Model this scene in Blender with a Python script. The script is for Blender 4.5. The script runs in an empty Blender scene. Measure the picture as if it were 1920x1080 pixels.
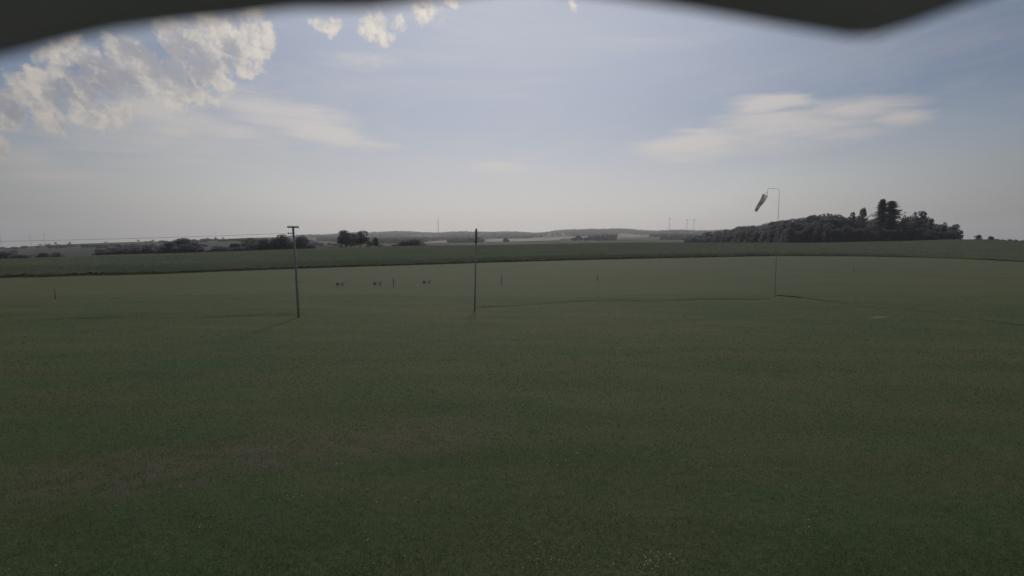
import bpy, math, random
import numpy as np
from mathutils import Vector, Matrix
R = math.radians
rng = np.random.default_rng(7)
random.seed(7)
S = bpy.context.scene
COL = S.collection

# ------------------------------------------------------------------ camera
CAMZ = 4.0
F = 960.0
PITCH = math.atan((540-457)/F)
CP, SP = math.cos(PITCH), math.sin(PITCH)
cam = bpy.data.cameras.new('camera'); camo = bpy.data.objects.new('camera', cam); COL.objects.link(camo)
camo.location = (0, 0, CAMZ); camo.rotation_euler = (R(90)-PITCH, 0, 0)
cam.sensor_width = 36; cam.lens = 18; cam.clip_start = 0.005; cam.clip_end = 60000
cam.dof.use_dof = True; cam.dof.focus_distance = 30; cam.dof.aperture_fstop = 2.8
S.camera = camo

# ------------------------------------------------------------------ light
SUN_AZ, SUN_EL = R(-1), R(39)
SKY_STRENGTH = 0.045
w = bpy.data.worlds.new('World'); S.world = w; w.use_nodes = True
sun = bpy.data.lights.new('sun', 'SUN'); suno = bpy.data.objects.new('sun', sun); COL.objects.link(suno)
sun.energy = 1.7; sun.angle = R(8); sun.color = (1.0, .93, .84)
sd = Vector((math.sin(SUN_AZ)*math.cos(SUN_EL), math.cos(SUN_AZ)*math.cos(SUN_EL), math.sin(SUN_EL)))
suno.rotation_euler = sd.to_track_quat('Z', 'Y').to_euler()
S.view_settings.view_transform = 'Standard'; S.view_settings.look = 'None'
S.view_settings.exposure = 0.0; S.view_settings.gamma = 1.0; S.view_settings.use_curve_mapping = False
S.cycles.volume_bounces = 1
S.cycles.max_bounces = 6

def pix_dir(px, row):
    a = (px-960)/F; b = (540-row)/F
    return np.array([a, CP+b*SP, -SP+b*CP])

# ------------------------------------------------------------------ sky with clouds (directions only)
def build_sky():
    nt = w.node_tree; nt.nodes.clear(); L = nt.links.new
    def N(t, **k):
        n = nt.nodes.new(t)
        for a, b in k.items(): setattr(n, a, b)
        return n
    def M(op, *ins, clamp=False):
        n = N('ShaderNodeMath', operation=op, use_clamp=clamp)
        for i, v in enumerate(ins):
            if isinstance(v, (int, float)): n.inputs[i].default_value = v
            else: L(v, n.inputs[i])
        return n.outputs[0]
    def VM(op, *ins):
        n = N('ShaderNodeVectorMath', operation=op)
        for i, v in enumerate(ins):
            if isinstance(v, tuple): n.inputs[i].default_value = v
            else: L(v, n.inputs[i])
        return n.outputs['Value'] if op == 'LENGTH' else n.outputs[0]
    def MR(v, a, b, c, d, interp='SMOOTHSTEP'):
        n = N('ShaderNodeMapRange', interpolation_type=interp); n.clamp = True
        L(v, n.inputs[0]); n.inputs[1].default_value = a; n.inputs[2].default_value = b
        n.inputs[3].default_value = c; n.inputs[4].default_value = d
        return n.outputs[0]
    out = N('ShaderNodeOutputWorld'); bg = N('ShaderNodeBackground')
    sky = N('ShaderNodeTexSky', sky_type='NISHITA'); sky.sun_disc = False
    sky.sun_elevation = SUN_EL; sky.sun_rotation = SUN_AZ
    sky.air_density = 1.0; sky.dust_density = 1.3; sky.ozone_density = 3.0; sky.altitude = 400
    tc = N('ShaderNodeTexCoord'); g = tc.outputs['Generated']
    sep = N('ShaderNodeSeparateXYZ'); L(g, sep.inputs[0])
    # azimuth / elevation in degrees
    az = M('MULTIPLY', M('ARCTAN2', sep.outputs[0], sep.outputs[1]), 57.2958)
    el = M('MULTIPLY', M('ARCSINE', sep.outputs[2]), 57.2958)
    comb = N('ShaderNodeCombineXYZ'); L(az, comb.inputs[0]); L(el, comb.inputs[1]); ae = comb.outputs[0]
    def noise(vec, scale, detail, rough=.6, dist=0.0, loc=(0,0,0), sc=(1,1,1)):
        mp = N('ShaderNodeMapping'); L(vec, mp.inputs[0]); mp.inputs['Location'].default_value = loc; mp.inputs['Scale'].default_value = sc
        n = N('ShaderNodeTexNoise'); n.noise_dimensions = '3D'; L(mp.outputs[0], n.inputs['Vector'])
        n.inputs['Scale'].default_value = scale; n.inputs['Detail'].default_value = detail
        n.inputs['Roughness'].default_value = rough; n.inputs['Distortion'].default_value = dist
        return n
    wn = noise(ae, .32, 6, .62)
    warp = VM('MULTIPLY', VM('SUBTRACT', wn.outputs['Color'], (.5,.5,.5)), (4.5, 3.6, 0))
    aw = VM('ADD', ae, warp)
    wn2 = noise(ae, .12, 4, .55, loc=(7,3,0), sc=(.5,1.6,1))
    aw2 = VM('ADD', ae, VM('MULTIPLY', VM('SUBTRACT', wn2.outputs['Color'], (.5,.5,.5)), (5.0, 1.8, 0)))
    def ell(vec, px, py, rx, ry, tilt=0, pw=1.0):
        d = pix_dir(px, py); d = d/np.linalg.norm(d)
        caz = math.degrees(math.atan2(d[0], d[1])); cel = math.degrees(math.asin(d[2]))
        kx = 57.3/F*math.cos(R(caz))**2*math.cos(R(cel)); ky = 57.3/F*math.cos(R(caz))
        mp = N('ShaderNodeMapping', vector_type='TEXTURE'); L(vec, mp.inputs[0])
        mp.inputs['Location'].default_value = (caz, cel, 0)
        mp.inputs['Rotation'].default_value = (0, 0, R(tilt))
        mp.inputs['Scale'].default_value = (rx*kx, ry*ky, 1)
        ln = VM('LENGTH', mp.outputs[0])
        return MR(ln, 0, 1.35, pw, 0)
    def union(vals):
        acc = vals[0]
        for v in vals[1:]: acc = M('MAXIMUM', acc, v)
        return acc
    cumu = [(42,165,46,38),(20,215,55,45),(112,135,52,45),(150,175,60,50),(215,140,85,58),(285,135,70,55),
            (330,160,62,45),(395,105,66,56),(438,75,60,50),(487,70,42,62),(462,118,38,26),(95,228,42,26),(8,285,34,42),
            (345,178,75,34),(400,150,60,40),(70,150,40,40),(368,132,70,58),(88,190,56,48),(190,215,80,30),(400,60,60,40),(160,105,60,30),(350,75,80,36),(250,100,90,30)]
    small = [(620,54,34,19),(702,45,42,34),(722,68,30,26),(742,42,26,22),(800,24,52,30),(850,4,28,16),(1072,10,18,16)]
    cm = union([ell(aw, *c) for c in cumu]); sm = union([ell(aw, *c, 0, .82) for c in small])
    fb = noise(ae, .55, 9, .6, .2, loc=(3,11,0)).outputs[0]
    fbs = M('SUBTRACT', fb, .5)
    dens = M('ADD', M('MAXIMUM', cm, sm), M('MULTIPLY', M('MULTIPLY', fbs, 2.1), MR(M('MAXIMUM', cm, sm), .02, .25, 0, 1)))
    dens_c = MR(dens, .24, .76, 0, 1)             # opacity
    cores = union([ell(aw, *c) for c in [(205,150,95,48),(335,115,110,60),(20,205,45,40),(120,175,50,34),(270,95,90,30),(430,95,34,34)]])
    core = MR(M('ADD', cores, M('MULTIPLY', M('SUBTRACT', noise(ae, .5, 7, .6, .2, loc=(8,1,0)).outputs[0], .5), 1.2)), .15, .75, 0, .9)
    # further scattered clouds over the part of the sky behind and overhead
    gen = noise(g, 2.6, 8, .6, .3, loc=(1.3,4.1,2.2), sc=(1,1,2.2)).outputs[0]
    off = M('MAXIMUM', MR(M('ABSOLUTE', az), 50, 62, 0, 1), MR(el, 34, 44, 0, 1))
    gd = M('MULTIPLY', MR(gen, .55, .66, 0, .85), off)
    gd = M('MULTIPLY', gd, MR(el, 3, 10, 0, 1))
    dens_c = M('MAXIMUM', dens_c, gd)
    # thin sheets
    sheets = [(400,225,330,80,-3,.5),(330,275,420,60,0,.42),(1480,255,330,36,3,.42),(1600,212,190,34,-4,.85),(1560,235,260,34,-2,.75),(500,205,200,52,-6,.75),(610,256,120,26,-3,.95),(700,272,90,14,-6,.6),(350,243,100,16,0,.6),(310,195,110,50,0,.7),(440,245,110,34,0,.6),(95,332,150,22,2,.75),
              (60,300,80,40,0,.6),(1500,232,230,38,-3,.85),(1440,196,105,22,-5,.95),(1690,226,110,28,-3,.95),(1600,250,200,22,0,.6),(1290,266,140,24,4,.75),(1330,285,170,20,4,.45),(1300,246,70,9,-4,.6),
              (940,312,120,20,3,.5),(1000,330,240,28,0,.3),(1640,45,60,14,12,.5),(700,118,140,22,0,.3),(250,280,260,60,0,.4)]
    sh = union([ell(aw2, *c) for c in sheets])
    st = noise(ae, .10, 8, .62, .6, loc=(2,9,0), sc=(.55,2.4,1)).outputs[0]
    st2 = noise(ae, .35, 8, .7, .8, loc=(6,4,0), sc=(.35,2.6,1)).outputs[0]
    sheet = MR(M('ADD', sh, M('ADD', M('MULTIPLY', M('SUBTRACT', st, .5), 1.3), M('MULTIPLY', M('SUBTRACT', st2, .5), .9))), .05, .85, 0, .88)
    sheet = M('MULTIPLY', sheet, MR(sh, .0, .15, 0, 1))
    veil = MR(noise(ae, .05, 7, .65, .8, loc=(5,2,0), sc=(.6,2.6,1)).outputs[0], .42, .75, 0, .32)
    sheet = M('MAXIMUM', sheet, M('MULTIPLY', veil, MR(el, 2, 9, .3, 1)))
    def mixc(f, a, b):
        n = N('ShaderNodeMix', data_type='RGBA'); n.clamp_factor = True
        L(f, n.inputs[0])
        for i, v in ((6, a), (7, b)):
            if isinstance(v, tuple): n.inputs[i].default_value = v+(1,) if len(v) == 3 else v
            else: L(v, n.inputs[i])
        return n.outputs[2]
    skys = N('ShaderNodeVectorMath', operation='SCALE'); L(sky.outputs[0], skys.inputs[0]); skys.inputs['Scale'].default_value = SKY_STRENGTH
    base0 = skys.outputs[0]
    # clouds take their light from the same sky: brighter towards the sun
    dotn = N('ShaderNodeVectorMath', operation='DOT_PRODUCT'); L(g, dotn.inputs[0]); dotn.inputs[1].default_value = tuple(sd)
    hg = MR(dotn.outputs['Value'], .53, .77, .22, 1.0, 'LINEAR')
    hz = N('ShaderNodeVectorMath', operation='SCALE'); hz.inputs[0].default_value = (.71,.66,.61); L(hg, hz.inputs['Scale'])
    base1 = mixc(MR(dotn.outputs['Value'], .72, .97, 0, .70), base0, (.45,.495,.60))     # thin high haze round the sun
    base = mixc(MR(el, -2, 15, .88, 0), base1, hz.outputs[0])
    glow = MR(dotn.outputs['Value'], .55, .95, .50, 1.08, 'LINEAR')
    def lit(c):
        n = N('ShaderNodeVectorMath', operation='SCALE'); n.inputs[0].default_value = c; L(glow, n.inputs['Scale']); return n.outputs[0]
    o1 = noise(ae, .6, 6, .6, .2, loc=(3,11,0)).outputs[0]; o2 = noise(ae, .6, 6, .6, .2, loc=(3.35,11.22,0)).outputs[0]
    relief = M('SUBTRACT', o1, o2)
    col = mixc(sheet, base, lit((.66,.62,.59)))
    inner = mixc(core, lit((.70,.65,.59)), lit((.31,.325,.385)))
    # billow shading inside the cumulus
    bil = noise(ae, .9, 6, .6, .4, loc=(4,4,0)).outputs[0]
    inner2 = mixc(MR(bil, .34, .62, .55, 0), inner, lit((.43,.42,.43)))
    inner3 = mixc(MR(relief, -.02, .18, 0, .65), inner2, lit((.37,.38,.43)))
    inner3 = mixc(MR(relief, -.02, -.18, 0, .55), inner3, lit((.72,.665,.59)))
    col = mixc(dens_c, col, inner3)
    L(col, bg.inputs[0]); bg.inputs[1].default_value = 1.0
    L(bg.outputs[0], out.inputs[0])
build_sky()

# ------------------------------------------------------------------ helpers
def tag(o, label=None, cat=None, group=None, kind=None):
    if label: o['label'] = label
    if cat: o['category'] = cat
    if group: o['group'] = group
    if kind: o['kind'] = kind
    return o
def link(o, parent=None):
    COL.objects.link(o)
    if parent: o.parent = parent
    return o
def empty(name, loc, rz=0, **k):
    o = bpy.data.objects.new(name, None); o.location = loc; o.rotation_euler = (0, 0, rz); link(o); return tag(o, **k)
def mesh_np(name, v, f, mat, parent=None, smooth=False, loc=None):
    """v (n,3); f (m,k) all faces k-sided"""
    v = np.asarray(v, np.float32); f = np.asarray(f, np.int32)
    me = bpy.data.meshes.new(name)
    me.vertices.add(len(v)); me.vertices.foreach_set('co', v.ravel())
    k = f.shape[1]
    me.loops.add(f.size); me.loops.foreach_set('vertex_index', f.ravel())
    me.polygons.add(len(f)); me.polygons.foreach_set('loop_start', np.arange(0, f.size, k, dtype=np.int32))
    me.update(calc_edges=True); me.validate()
    if smooth: me.polygons.foreach_set('use_smooth', np.ones(len(me.polygons), bool))
    me.materials.append(mat)
    o = bpy.data.objects.new(name, me); link(o, parent)
    if loc is not None: o.location = loc
    return o
class MB:
    def __init__(s): s.v = []; s.f = []
    def box(s, c, d, rot=None):
        n = len(s.v)
        for x in (-.5, .5):
            for y in (-.5, .5):
                for z in (-.5, .5):
                    p = Vector((x*d[0], y*d[1], z*d[2]))
                    if rot is not None: p = rot @ p
                    s.v.append(tuple(p+Vector(c)))
        s.f += [tuple(n+i for i in q) for q in ((0,1,3,2),(4,6,7,5),(0,4,5,1),(2,3,7,6),(0,2,6,4),(1,5,7,3))]
        return s
    def tube(s, pts, rad, n=10, cap=True):
        pts = [Vector(p) for p in pts]
        if not hasattr(rad, '__len__'): rad = [rad]*len(pts)
        b = len(s.v)
        for i, p in enumerate(pts):
            t = (pts[min(i+1, len(pts)-1)]-pts[max(i-1, 0)]).normalized()
            a = t.cross(Vector((0, 0, 1)) if abs(t.z) < .9 else Vector((0, 1, 0))).normalized(); c = t.cross(a)
            for k in range(n):
                q = 2*math.pi*k/n
                s.v.append(tuple(p+(a*math.cos(q)+c*math.sin(q))*rad[i]))
        for i in range(len(pts)-1):
            for k in range(n):
                k2 = (k+1) % n
                s.f.append((b+i*n+k, b+i*n+k2, b+(i+1)*n+k2, b+(i+1)*n+k))
        if cap:
            s.f.append(tuple(b+k for k in range(n))[::-1]); s.f.append(tuple(b+(len(pts)-1)*n+k for k in range(n)))
        return s
    def build(s, name, mat, parent=None, smooth=False, bevel=0):
        me = bpy.data.meshes.new(name); me.from_pydata(s.v, [], s.f); me.update(); me.materials.append(mat)
        if smooth:
            for p in me.polygons: p.use_smooth = len(p.vertices) == 4
        o = bpy.data.objects.new(name, me); link(o, parent)
        if bevel:
            m = o.modifiers.new('bevel', 'BEVEL'); m.width = bevel; m.segments = 2
        return o

# ------------------------------------------------------------------ materials
def mat(name, build):
    m = bpy.data.materials.new(name); m.use_nodes = True; nt = m.node_tree; nt.nodes.clear()
    out = nt.nodes.new('ShaderNodeOutputMaterial'); sh = build(nt); nt.links.new(sh, out.inputs[0]); return m
def _noise(nt, vec, scale, detail=5, rough=.6, sc=(1,1,1), loc=(0,0,0)):
    mp = nt.nodes.new('ShaderNodeMapping'); nt.links.new(vec, mp.inputs[0]); mp.inputs['Scale'].default_value = sc; mp.inputs['Location'].default_value = loc
    n = nt.nodes.new('ShaderNodeTexNoise'); nt.links.new(mp.outputs[0], n.inputs['Vector'])
    n.inputs['Scale'].default_value = scale; n.inputs['Detail'].default_value = detail; n.inputs['Roughness'].default_value = rough
    return n.outputs[0]
def _math(nt, op, *ins, clamp=False):
    n = nt.nodes.new('ShaderNodeMath'); n.operation = op; n.use_clamp = clamp
    for i, v in enumerate(ins):
        if isinstance(v, (int, float)): n.inputs[i].default_value = v
        else: nt.links.new(v, n.inputs[i])
    return n.outputs[0]
def _mr(nt, v, a, b, c=0, d=1):
    n = nt.nodes.new('ShaderNodeMapRange'); n.interpolation_type = 'SMOOTHSTEP'
    nt.links.new(v, n.inputs[0])
    for i, x in enumerate((a, b, c, d)): n.inputs[i+1].default_value = x
    return n.outputs[0]
def _mix(nt, f, a, b, mode='MIX'):
    n = nt.nodes.new('ShaderNodeMix'); n.data_type = 'RGBA'; n.blend_type = mode
    if isinstance(f, (int, float)): n.inputs[0].default_value = f
    else: nt.links.new(f, n.inputs[0])
    for i, v in ((6, a), (7, b)):
        if isinstance(v, tuple): n.inputs[i].default_value = v+(1,) if len(v) == 3 else v
        else: nt.links.new(v, n.inputs[i])
    return n.outputs[2]
def _pos(nt):
    return nt.nodes.new('ShaderNodeNewGeometry').outputs['Position']
def _bsdf(nt, col, rough=.8, spec=.3, bump=None, bdist=.05, bstr=.5, metal=0):
    b = nt.nodes.new('ShaderNodeBsdfPrincipled')
    if isinstance(col, tuple): b.inputs['Base Color'].default_value = col+(1,)
    else: nt.links.new(col, b.inputs['Base Color'])
    b.inputs['Roughness'].default_value = rough; b.inputs['Specular IOR Level'].default_value = spec; b.inputs['Metallic'].default_value = metal
    if bump is not None:
        bn = nt.nodes.new('ShaderNodeBump'); nt.links.new(bump, bn.inputs['Height']); bn.inputs['Distance'].default_value = bdist; bn.inputs['Strength'].default_value = bstr
        nt.links.new(bn.outputs[0], b.inputs['Normal'])
    return b.outputs[0]

def ground_pt(px, row, z=0.0):
    d = pix_dir(px, row); t = (z-CAMZ)/d[2]; return (d[0]*t, d[1]*t, z)
def at(px, row, y):
    d = pix_dir(px, row); t = y/d[1]; return (d[0]*t, y, CAMZ+d[2]*t)

def m_meadow(nt):
    p = _pos(nt)
    sep = nt.nodes.new('ShaderNodeSeparateXYZ'); nt.links.new(p, sep.inputs[0]); X, Y = sep.outputs[0], sep.outputs[1]
    big = _noise(nt, p, .045, 4, .6, (.6, 1.3, 1))
    mid = _noise(nt, p, .35, 6, .65, (.5, 1.4, 1), (4, 1, 0))
    fine = _noise(nt, p, 6.0, 7, .72)
    fine2 = _noise(nt, p, 28.0, 4, .7)
    c = _mix(nt, _mr(nt, big, .35, .65), (.048, .088, .031), (.090, .110, .038))
    c = _mix(nt, _mr(nt, mid, .38, .68, 0, .55), c, (.098, .094, .050))
    c = _mix(nt, _mr(nt, mid, .55, .30, 0, .6), c, (.046, .080, .034))
    # straw tips catch colour in the unmown part beyond the mowing edge
    c = _mix(nt, _mr(nt, Y, 30, 48, 0, .45), c, (.094, .102, .052))
    # mowing bands, faint, running across the field
    wv = nt.nodes.new('ShaderNodeTexWave'); wv.wave_type = 'BANDS'; wv.bands_direction = 'Y'
    mp = nt.nodes.new('ShaderNodeMapping'); nt.links.new(p, mp.inputs[0]); mp.inputs['Rotation'].default_value = (0, 0, R(4)); nt.links.new(mp.outputs[0], wv.inputs[0])
    wv.inputs['Scale'].default_value = .12; wv.inputs['Distortion'].default_value = 3.0; wv.inputs['Detail'].default_value = 3; wv.inputs['Detail Scale'].default_value = .6
    c = _mix(nt, _mr(nt, wv.outputs[1], .3, .9, 0, .22), c, (.056, .068, .034))
    # worn dry strip, an irregular wedge on the left
    a = np.array(ground_pt(60, 905)); b = np.array(ground_pt(1000, 790)); dv = (b-a)[:2]; ln = np.linalg.norm(dv); dv = dv/ln
    along = _math(nt, 'ADD', _math(nt, 'MULTIPLY', X, float(dv[0])), _math(nt, 'MULTIPLY', Y, float(dv[1])))
    across = _math(nt, 'SUBTRACT', _math(nt, 'SUBTRACT', _math(nt, 'MULTIPLY', Y, float(dv[0])), _math(nt, 'MULTIPLY', X, float(dv[1]))), float(a[1]*dv[0]-a[0]*dv[1]))
    s0 = float(a[0]*dv[0]+a[1]*dv[1])
    wob = _noise(nt, p, .9, 5, .6, loc=(2, 7, 0))
    ac = _math(nt, 'ABSOLUTE', _math(nt, 'ADD', across, _math(nt, 'MULTIPLY', _math(nt, 'SUBTRACT', wob, .5), 1.6)))
    strip = _math(nt, 'MULTIPLY', _mr(nt, ac, .25, 1.5, 1, 0), _math(nt, 'MULTIPLY', _mr(nt, along, s0-2.5, s0+1.0), _mr(nt, along, s0+ln*.72, s0+ln*1.05, 1, 0)))
    patch = _mr(nt, _noise(nt, p, 1.7, 6, .68, (1, 1.6, 1), (9, 3, 0)), .34, .62)
    c = _mix(nt, _math(nt, 'MULTIPLY', _math(nt, 'MULTIPLY', strip, patch), .85), c, (.122, .098, .076))
    # one bare pale streak on the right
    q = ground_pt(1648, 595)
    mp2 = nt.nodes.new('ShaderNodeMapping'); mp2.vector_type = 'TEXTURE'; nt.links.new(p, mp2.inputs[0]); mp2.inputs['Location'].default_value = q
    mp2.inputs['Rotation'].default_value = (0, 0, R(22)); mp2.inputs['Scale'].default_value = (1.0, .28, 10)
    l2 = nt.nodes.new('ShaderNodeVectorMath'); l2.operation = 'LENGTH'; nt.links.new(mp2.outputs[0], l2.inputs[0])
    c = _mix(nt, _math(nt, 'MULTIPLY', _mr(nt, l2.outputs['Value'], .3, 1.1, 1, 0), _mr(nt, fine, .3, .6, .3, .9)), c, (.20, .19, .14))
    c = _mix(nt, _mr(nt, fine, .35, .7, 0, .55), c, _mix(nt, .62, c, (.125, .118, .070)))
    c = _mix(nt, _mr(nt, fine2, .5, .72, 0, .5), c, (.030, .038, .022))
    h = _math(nt, 'ADD', _math(nt, 'MULTIPLY', fine, 1.0), _math(nt, 'MULTIPLY', fine2, .5))
    return _bsdf(nt, c, .9, .12, h, .06, .8)
M_meadow = mat('meadow_grass', m_meadow)
def m_farm(nt):
    p = _pos(nt)
    c = _mix(nt, _mr(nt, _noise(nt, p, .003, 3), .4, .6), (.045, .055, .04), (.068, .070, .046))
    return _bsdf(nt, c, .95, .05)
M_farm = mat('far_land', m_farm)
def m_grain(a, b, s):
    def f(nt):
        p = _pos(nt)
        return _bsdf(nt, _mix(nt, _mr(nt, _noise(nt, p, s, 4, .7, (1, .4, 1)), .35, .65), a, b), .95, .05)
    return f
M_straw = mat('ripe_grain', m_grain((.36,.32,.26), (.24,.22,.18), .02))
M_tan = mat('tan_field', m_grain((.25,.21,.12), (.20,.175,.11), .006))
M_pale = mat('pale_green_field', m_grain((.075,.09,.055), (.10,.11,.07), .01))
M_orange = mat('reddish_field', m_grain((.26,.20,.16), (.30,.25,.20), .01))
def leafmat(name, a, b, trans=.25, s=.15, both=False):
    def f(nt):
        p = _pos(nt); oi = nt.nodes.new('ShaderNodeObjectInfo')
        c = _mix(nt, _mr(nt, _noise(nt, p, s, 4, .6), .3, .7), a, b)
        c = _mix(nt, _math(nt, 'MULTIPLY', oi.outputs['Random'], .35), c, tuple(x*.75 for x in a))
        d = nt.nodes.new('ShaderNodeBsdfDiffuse'); nt.links.new(c, d.inputs[0])
        t = nt.nodes.new('ShaderNodeBsdfTranslucent'); nt.links.new(c, t.inputs[0])
        if both:      # a leaf both reflects and lets through about a tenth of the light
            m = nt.nodes.new('ShaderNodeAddShader'); nt.links.new(d.outputs[0], m.inputs[0]); nt.links.new(t.outputs[0], m.inputs[1]); return m.outputs[0]
        m = nt.nodes.new('ShaderNodeMixShader'); m.inputs[0].default_value = trans; nt.links.new(d.outputs[0], m.inputs[1]); nt.links.new(t.outputs[0], m.inputs[2])
        return m.outputs[0]
    return mat(name, f)
M_blade = leafmat('grass_blade', (.064,.118,.036), (.104,.134,.044), .45, .5)
M_long = leafmat('long_grass_blade', (.10,.105,.058), (.135,.125,.075), .45, .6)
M_crop = leafmat('crop_leaf', (.078,.096,.064), (.098,.11,.078), .42, .08, True)
M_leaf = leafmat('broadleaf', (.084,.086,.092), (.100,.100,.102), .5, .12, True)
M_needle = leafmat('needles', (.085,.09,.085), (.10,.10,.092), .35, .2, True)
M_forest = leafmat('distant_wood', (.038,.044,.042), (.055,.058,.05), .0, .01)
M_bark = mat('bark', lambda nt: _bsdf(nt, _mix(nt, _noise(nt, _pos(nt), 3, 4), (.05,.04,.03), (.09,.075,.06)), .9, .1))
def m_wood(nt):
    p = _pos(nt)
    g = _noise(nt, p, 9, 6, .7, (5, 5, .35))
    return _bsdf(nt, _mix(nt, _mr(nt, g, .3, .7), (.30,.285,.26), (.46,.44,.40)), .85, .2, g, .01, .6)
M_wood = mat('weathered_wood', m_wood)
M_steel = mat('galvanised_steel', lambda nt: _bsdf(nt, _mix(nt, _mr(nt, _noise(nt, _pos(nt), 14, 4), .35, .7), (.50,.51,.52), (.38,.38,.38)), .5, .4, metal=.1))
M_dark = mat('dark_paint', lambda nt: _bsdf(nt, _mix(nt, _noise(nt, _pos(nt), 20, 3), (.20,.205,.17), (.25,.25,.21)), .7, .3))
M_cable = mat('cable', lambda nt: _bsdf(nt, _mix(nt, _noise(nt, _pos(nt), 6, 2), (.05,.05,.05), (.09,.09,.085)), .7, .2))
M_white = mat('painted_white', lambda nt: _bsdf(nt, _mix(nt, _noise(nt, _pos(nt), 12, 4), (.55,.55,.52), (.75,.75,.72)), .6, .3))
M_turb = mat('turbine_grey', lambda nt: _bsdf(nt, _mix(nt, _noise(nt, _pos(nt), .2, 2), (.20,.20,.21), (.26,.26,.27)), .6, .3))
M_hood = mat('hood_plastic', lambda nt: _bsdf(nt, _mix(nt, _noise(nt, _pos(nt), 60, 4), (.56,.52,.74), (.61,.57,.78)), .65, .3))
M_flower = mat('clover_white', lambda nt: _bsdf(nt, _mix(nt, _noise(nt, _pos(nt), 90, 2), (.45,.44,.36), (.62,.60,.52)), .9, .1))
def cloth(name, a, b):
    def f(nt):
        c = _mix(nt, _mr(nt, _noise(nt, _pos(nt), 12, 4), .3, .7), a, b)
        d = nt.nodes.new('ShaderNodeBsdfDiffuse'); nt.links.new(c, d.inputs[0]); t = nt.nodes.new('ShaderNodeBsdfTranslucent'); nt.links.new(c, t.inputs[0])
        m = nt.nodes.new('ShaderNodeMixShader'); m.inputs[0].default_value = .62; nt.links.new(d.outputs[0], m.inputs[1]); nt.links.new(t.outputs[0], m.inputs[2]); return m.outputs[0]
    return mat(name, f)
M_red = cloth('faded_red_cloth', (.66,.56,.52), (.58,.49,.45)); M_clothw = cloth('weathered_white_cloth', (.80,.78,.75), (.74,.72,.69))

# ------------------------------------------------------------------ terrain
CROP_H = 1.35
front_tab = [(-1400,556),(-700,540),(-300,528),(0,520),(300,513),(600,502),(800,496),(960,491),(1150,486),(1300,483),(1450,480),(1600,480.5),(1700,482),(1800,485),(1920,491),(2150,502),(3300,540)]
fp = np.array([ground_pt(a, b) for a, b in front_tab]); f_px = np.array([a for a, b in front_tab]); f_y = fp[:, 1]
YF = 270.0
def interp(tab, px): a = np.array(tab, float); return np.interp(px, a[:, 0], a[:, 1])
RF = [(0,485),(120,481),(200,477),(350,473.5),(560,466),(660,463),(760,460.5),(960,458.5),(1050,456.5),(1160,454.5),(1300,454.5),(1520,455),(1700,451.5),(1780,448.5),(1850,448.5),(1920,452)]
R600 = [(0,487),(200,479),(400,474),(580,468),(700,468),(960,466),(1160,463),(1300,462),(1500,464),(1700,462),(1920,464)]
R1500 = [(0,466),(80,460),(160,456.5),(250,453.5),(310,452.5),(380,449.5),(480,445.5),(530,444.5),(600,455),(700,456),(800,455),(960,453),(1050,450),(1160,449.5),(1300,449),(1500,456),(1700,458),(1920,464)]
R3000 = [(0,474),(200,466),(400,455),(530,450),(600,446),(700,447),(850,446),(960,445),(1050,442),(1160,441),(1300,440),(1500,446),(1700,452),(1920,464)]
R4500 = [(0,472),(200,464),(400,454),(500,449),(580,443),(640,442.5),(690,439),(740,437),(800,438),(850,439),(950,438),(1000,439),(1050,435.5),(1110,433),(1170,433.5),(1250,435),(1330,435.5),(1500,438),(1700,448),(1920,461)]
def row_slope(r):      # dz per metre forward for a sight line through this row
    b = (540-r)/F; return (-SP+b*CP)/(CP+b*SP)
def H(x, y):
    x = np.asarray(x, float); y = np.asarray(y, float)
    r = np.hypot(x, y); azi = np.arctan2(x, y); lim = R(46)
    ac = np.clip(azi, -lim, lim)
    yf = np.where(np.abs(azi) <= lim, y, r*math.cos(lim)); yf = np.maximum(yf, .01)
    px = 960+F*np.tan(ac)*1.0037
    fy = np.interp(px, f_px, f_y)
    z_f = CAMZ + row_slope(interp(RF, px))*YF - CROP_H
    z6 = CAMZ + row_slope(interp(R600, px))*600
    z15 = CAMZ + row_slope(interp(R1500, px))*1500
    z30 = CAMZ + row_slope(interp(R3000, px))*3000
    z45 = CAMZ + row_slope(interp(R4500, px))*4500
    z70 = np.minimum(z45-40, -20); zend = np.full_like(z45, -75.)
    ss = lambda t: t*t*(3-2*t)
    z = np.zeros_like(yf)
    def seg(z, a, b, za, zb, smooth=False):
        t = np.clip((yf-a)/(b-a), 0, 1)
        if smooth: t = ss(t)
        return np.where(yf > a, za+(zb-za)*t, z)
    z = seg(z, fy, YF, 0, z_f, True)
    z = seg(z, YF, 600, z_f, z6)
    z = seg(z, 600, 1500, z6, z15)
    z = seg(z, 1500, 3000, z15, z30)
    z = seg(z, 3000, 4500, z30, z45)
    z = seg(z, 4500, 7000, z45, z70, True)
    z = seg(z, 7000, 9600, z70, zend)
    # behind the camera the plain simply goes on
    back = np.clip((np.abs(azi)-R(70))/R(50), 0, 1)
    z = z*(1-ss(back)) + (-10*np.clip((r-100)/2000, 0, 1))*ss(back)
    return z + .02*np.sin(x*.9+1.3)*np.sin(y*.7)*np.clip(r/12, 0, 1)*np.clip(60/r, 0, 1)
def Hs(x, y): return float(H(np.array([x]), np.array([y]))[0])

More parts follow.
